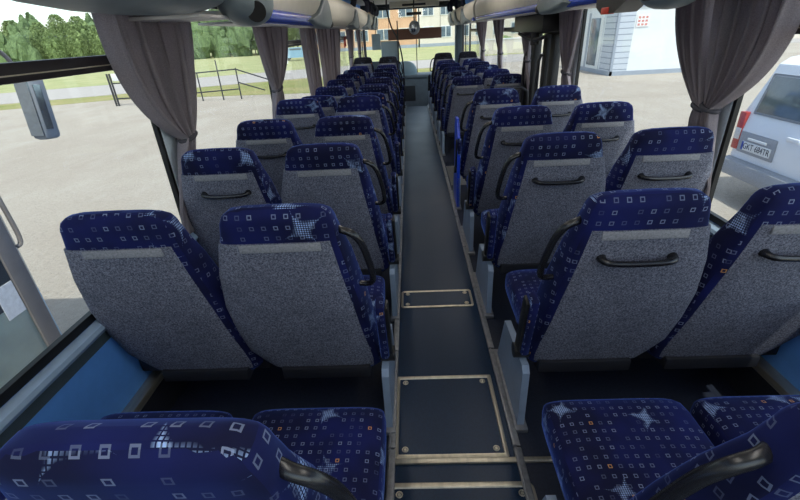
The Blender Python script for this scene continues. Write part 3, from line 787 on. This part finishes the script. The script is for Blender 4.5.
tube(bm, [(.52, 0, 1.32), (1.9, .7, .70)], .028, n=8, k=1); tube(bm, [(.52, 0, .75), (1.55, .5, .30)], .028, n=8, k=1)
tube(bm, [(1.9, .7, .70), (1.9, .7, 0)], .026, n=8, k=1); tube(bm, [(-1.8, 0, 1.23), (-1.8, 0, 0)], .026, n=8, k=1)
finish('pipes', bm, 'steel', e)
e = empty('lamp_post', (-13.2, 50, GZ), 'slim pale pole standing at the edge of the road', 'pole')
finish('shaft', cyl(bmesh.new(), (0, 0, 0), (0, 0, 9), .09, .05, 10), 'contw', e)
# a car on the road seen through the third left window
e = empty('parked_car', (-13.5, 56, GZ), 'pale blue car seen small between the left curtains', 'car')
bm = loft(bmesh.new(), [[(-2.1, y, .35), (-2.1, y, .85), (-1.3, y*.97, .95), (-.7, y*.85, 1.42), (.8, y*.85, 1.42), (1.5, y*.97, .95), (2.1, y, .80), (2.1, y, .35)] for y in (-.8, .8)])
finish('car_body', bm, 'coachb', e)
for a in (-1.25, 1.25):
    for y in (-.78, .62): finish('wheel', cyl(bmesh.new(), (a, y, .32), (a, y+.16, .32), .32, n=18), 'rubber', e)
finish('side_glass', B(-.62, .75, -.735, -.70, .98, 1.34, bev=.02), 'vanglass', e)

# neighbouring coach on the left (its front right corner is close by)
e = empty('neighbouring_coach', (-3.85, -2, GZ), 'beige and light blue coach parked close alongside on the left', 'coach')
def body(z0, z1, mat, nm, g=0, yfront=4.53):
    x0, x1, y0, y1 = -1.25-g, 1.25+g, -8, yfront+g; bm = bmesh.new(); r = .16
    P = [(x0, y0), (x1, y0)]+[(x1-r+r*math.cos(a*PI/12), y1-r+r*math.sin(a*PI/12)) for a in range(7)]+[(x0+r+r*math.cos(PI/2+a*PI/12), y1-r+r*math.sin(PI/2+a*PI/12)) for a in range(7)]
    loft(bm, [[(x, y, z0) for x, y in P], [(x, y, z1) for x, y in P]])
    return finish(nm, bm, mat, e)
body(.28, 1.04, 'coachb', 'lower_body'); body(1.04, 3.2, 'coachp', 'upper_body')
finish('door_glass', B(1.247, 1.262, 3.30, 4.29, .62, 2.9, bev=.004), 'cglass', e)
finish('door_edge', B(1.245, 1.275, 4.29, 4.41, .40, 2.95, bev=.008), 'coachg', e)
finish('door_lower_panel', B(1.247, 1.268, 3.30, 4.29, .40, .62), 'coachb', e)
finish('door_notice', B(1.264, 1.268, 4.15, 4.28, .99, 1.21), 'paper', e)
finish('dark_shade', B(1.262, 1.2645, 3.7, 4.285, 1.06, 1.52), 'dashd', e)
finish('front_wiper', tube(bmesh.new(), [(1.255, 4.46, 2.3), (1.255, 4.47, 1.75), (1.255, 4.48, 1.42), (1.250, 4.44, 1.37)], .014, n=8), 'coachg', e)
ma = finish('mirror_arm', tube(bmesh.new(), [(1.15, 4.5, 2.62), (1.22, 4.75, 2.60), (1.25, 4.95, 2.50), (1.25, 5.02, 2.34)], .014, n=8), 'coachg', e)
T4 = Matrix.Translation((1.25, 5.00, 2.14)) @ Matrix.Rotation(math.radians(-6), 4, 'X')
finish('mirror_case', box(bmesh.new(), -.055, .055, -.02, .125, -.20, .22, bev=.03, mat=T4), 'bumperg', ma)
finish('mirror_face', box(bmesh.new(), -.045, .045, -.028, -.018, -.17, .18, mat=T4), 'mirror', ma)
finish('mirror_side_face', box(bmesh.new(), .052, .060, .0, .06, -.13, .16, mat=T4), 'mirror', ma)
for y in (-6, 2.2):
    finish('wheel', cyl(bmesh.new(), (.95, y, .5), (1.27, y, .5), .5, n=28), 'rubber', e)
    finish('wheel', cyl(bmesh.new(), (-1.27, y, .5), (-.95, y, .5), .5, n=28), 'rubber', e)

# white van on the right, its rear towards the coach
VX = 4.75
e = empty('white_van', (VX, 5.47, GZ), 'white van with its rear facing the coach windows on the right', 'van')
prof = [(.02, .45), (.0, .62), (-.02, 1.0), (.02, 1.22), (.17, 1.86), (.28, 1.94), (.5, 1.97), (3.3, 1.97), (3.9, 1.35), (4.7, 1.05), (4.85, .8), (4.85, .35), (.1, .35)]
bm = bmesh.new()
def vy(z): return .96 if z < 1.2 else .96-(z-1.2)*.16
loft(bm, [[(x, -vy(z), z) for x, z in prof], [(x, vy(z), z) for x, z in prof]])
es = [ed for ed in bm.edges if abs(ed.verts[0].co.y) > .7 and (ed.verts[0].co.y*ed.verts[1].co.y > 0)]
bmesh.ops.bevel(bm, geom=es, offset=.05, segments=3, affect='EDGES')
finish('van_body', bm, 'whitep', e)
Tg = Matrix.Translation((.015, 0, 1.22)) @ Matrix.Rotation(math.atan2(.15, .64), 4, 'Y')
finish('rear_window', box(bmesh.new(), -.012, .01, -.74, .76, .03, .52, bev=.02, mat=Tg), 'vanglass', e)
finish('window_seal', box(bmesh.new(), -.008, .01, -.765, .785, .01, .54, bev=.02, mat=Tg), 'bumperg', e)
bm = loft(bmesh.new(), [[(x, y, z) for x, z in ((.02, .33), (-.10, .37), (-.13, .45), (-.10, .57), (.0, .60))] for y in (-.98, .98)])
finish('rear_bumper', bm, 'bumperg', e)
for sy in (-1, 1):
    t = finish('tail_light', B(-.035, .10, sy*.905-.065, sy*.905+.065, .72, 1.24, bev=.015), 'lens', e)
    finish('clear_lens', B(-.037, .02, sy*.905-.055, sy*.905+.055, .86, 1.02, bev=.005), 'lensw', t)
finish('plate_recess', B(-.032, .0, .17, .84, .70, .99, bev=.015), 'bumperg', e)
pl = finish('number_plate', B(-.042, -.030, .215, .755, .745, .865, bev=.003), 'plate', e)
finish('plate_band', B(-.0435, -.040, .715, .752, .748, .862), 'euro', pl)
finish('plate_light_strip', B(-.05, -.03, .32, .66, .895, .925, bev=.004), 'contw', e)
tc = D.curves.new('plate_text', 'FONT'); tc.body = 'GKT 684TR'; tc.size = .115; tc.extrude = .001; tc.align_x = 'CENTER'; tc.align_y = 'CENTER'
tmp = D.objects.new('lettering_curve', tc); COL.objects.link(tmp); dg = bpy.context.evaluated_depsgraph_get()
me = D.meshes.new_from_object(tmp.evaluated_get(dg)); D.objects.remove(tmp); me.materials.clear(); me.materials.append(M['ink'])
to = D.objects.new('plate_lettering', me); COL.objects.link(to); to.parent = pl
to.location = (-.0435, .468, .805); to.rotation_euler = (math.radians(90), 0, math.radians(-90)); to.scale = (.86, 1, 1)
for x in (1.0, 3.9):
    for y in (-.93, .70): finish('wheel', cyl(bmesh.new(), (x, y, .33), (x, y+.23, .33), .33, n=24), 'rubber', e)
finish('door_handle', B(-.045, -.005, -.16, .04, 1.02, 1.07, bev=.01), 'whitep', e)

# white site cabin
e = empty('site_cabin', (9.9, 23.1, GZ), 'white and grey container cabin standing on the gravel', 'cabin')
finish('cabin_body', B(.02, 6.0, .02, 5.4, .15, 3.3), 'contw', e)
bm = bmesh.new()
for a, b in ((0, .12), (5.9, 6.02)): box(bm, a, b, -.03, .05, 0, 3.35)
box(bm, 0, 6.02, -.03, .06, 0, .20); box(bm, 0, 6.02, -.03, .06, 2.95, 3.35); box(bm, -.03, .06, 0, 5.45, 0, .20); box(bm, -.03, .06, 0, 5.45, 3.1, 3.35); box(bm, -.03, .06, 5.3, 5.45, 0, 3.3)
finish('cabin_frame', bm, 'contg', e)
finish('slatted_corner', B(.10, .82, -.012, .03, .2, 2.95), 'slats', e)
finish('side_cladding', B(-.012, .03, .1, 1.3, .2, 3.1), 'slats', e)
sd = finish('side_door', B(-.03, .02, 1.5, 4.6, .2, 2.85), 'contw', e)
finish('door_glass', B(-.05, -.03, 1.9, 3.1, .35, 2.6, bev=.02), 'dglass', sd)
finish('door_frame', B(-.045, -.028, 3.25, 3.5, .2, 2.85), 'contg', sd)
n_ = finish('red_notice', B(.90, 1.5, -.014, .0, 2.13, 2.66), 'paper', e)
bm = bmesh.new()
for r_ in range(3):
    for c_ in range(3): box(bm, .96+c_*.17, 1.07+c_*.17, -.018, -.012, 2.18+r_*.15, 2.27+r_*.15)
finish('notice_print', bm, plain('faded_red_print', (.60, .25, .22), .8), n_)

# buildings beyond the road
def building(name, x, y, w, d_, h, mat, label, floors, nwin, wmat='dglass', roof='bwhite'):
    e = empty(name, (x, y, GZ), label, 'building')
    finish('walls', B(0, w, 0, d_, 0, h), mat, e, smooth=0)
    finish('roof', B(-.3, w+.3, -.3, d_+.3, h, h+.35), roof, e, smooth=0)
    finish('plinth', B(-.02, w+.02, -.05, d_, 0, .5), 'contg', e, smooth=0)
    for f in range(floors):
        for k in range(nwin):
            wx = w*(k+.5)/nwin; ww = w/nwin*.32; z = 1.3+f*3.2
            p = finish('window', B(wx-ww, wx+ww, -.06, .02, z, z+1.7), 'bwhite' if mat != 'bwhite' else 'contw', e, smooth=0)
            finish('pane', B(wx-ww+.12, wx-.06, -.09, -.05, z+.12, z+1.58), wmat, p, smooth=0)
            finish('pane', B(wx+.06, wx+ww-.12, -.09, -.05, z+.12, z+1.58), wmat, p, smooth=0)
    return e
building('peach_building', -17, 78, 18.5, 10, 9, 'peach', 'peach-rendered building straight ahead beyond the windscreen', 2, 5)
building('pale_building', 1.8, 78, 17, 10, 9, 'bwhite', 'cream building with wide windows right of the peach one', 2, 6)
building('grey_office_building', 24, 62, 24, 12, 6.5, 'contw', 'low white building behind the right-hand curtains', 2, 7)
e = empty('garden_wall', (7, 47, GZ), 'low cream wall running behind the yard on the right', 'wall')
finish('wall_body', B(0, 36, 0, .3, 0, 1.3), 'bwhite', e); finish('coping', B(-.05, 36.05, -.06, .36, 1.3, 1.4), 'contw', e)
# bushes in front of the pale building
rb = random.Random(4)
for k in range(6):
    bm = bmesh.new()
    for q in range(5):
        g = bmesh.ops.create_icosphere(bm, subdivisions=2, radius=rb.uniform(.6, .9), matrix=Matrix.Translation((rb.uniform(-.7, .7), rb.uniform(-.4, .4), rb.uniform(.5, .9))))
        for v in g['verts']: v.co += Vector((rb.uniform(-.12, .12), rb.uniform(-.12, .12), rb.uniform(-.12, .12)))
    o = finish('hedge_bush', bm, 'leafa', smooth=0); o.location = (12+k*3.4+rb.uniform(-.5, .5), 56, GZ-.05)
    tag(o, 'round green bush in the row behind the low cream wall', 'bush', 'green bushes behind the cream wall')

# ------------------------------------------------------------------ light, sky, camera
sun = D.lights.new('sun', 'SUN'); sun.energy = 4.3; sun.angle = math.radians(.6); sun.color = (1, .93, .83)
so = D.objects.new('sun', sun); COL.objects.link(so)
so.rotation_euler = Vector((.15, -.45, 1.0)).to_track_quat('Z', 'Y').to_euler()
w = D.worlds.new('sky'); bpy.context.scene.world = w; w.use_nodes = True; nt = w.node_tree; nt.nodes.clear()
out = nt.nodes.new('ShaderNodeOutputWorld'); bg = nt.nodes.new('ShaderNodeBackground'); sk = nt.nodes.new('ShaderNodeTexSky')
sk.sky_type = 'NISHITA'; sk.sun_disc = False; sk.sun_elevation = math.radians(60); sk.sun_rotation = math.radians(150); sk.air_density = 1.2; sk.dust_density = 1.0
hs = nt.nodes.new('ShaderNodeHueSaturation'); hs.inputs['Saturation'].default_value = .55; nt.links.new(sk.outputs[0], hs.inputs['Color'])
nt.links.new(hs.outputs[0], bg.inputs[0]); bg.inputs[1].default_value = .30; nt.links.new(bg.outputs[0], out.inputs[0])

F = 426.5431; PT, YW, RL = map(math.radians, (27.0855, 2.482, 3.2032))
fwd = Vector((-math.sin(YW)*math.cos(PT), math.cos(YW)*math.cos(PT), -math.sin(PT)))
rt = Vector((math.cos(YW), math.sin(YW), 0)); up = rt.cross(fwd)
r = rt*math.cos(RL)-up*math.sin(RL); u = r.cross(fwd)
cam = D.cameras.new('camera'); cam.sensor_fit = 'HORIZONTAL'; cam.sensor_width = 36; cam.lens = F/800*36; cam.clip_start = .02; cam.clip_end = 1000
co = D.objects.new('camera', cam); COL.objects.link(co)
Mx = Matrix((r, u, -fwd)).transposed().to_4x4(); Mx.translation = Vector((0, 0, 1.4938)); co.matrix_world = Mx
sc = bpy.context.scene; sc.camera = co
sc.view_settings.view_transform = 'Standard'; sc.view_settings.look = 'None'; sc.view_settings.gamma = 1
sc.view_settings.use_curve_mapping = False; sc.view_settings.exposure = 0.0
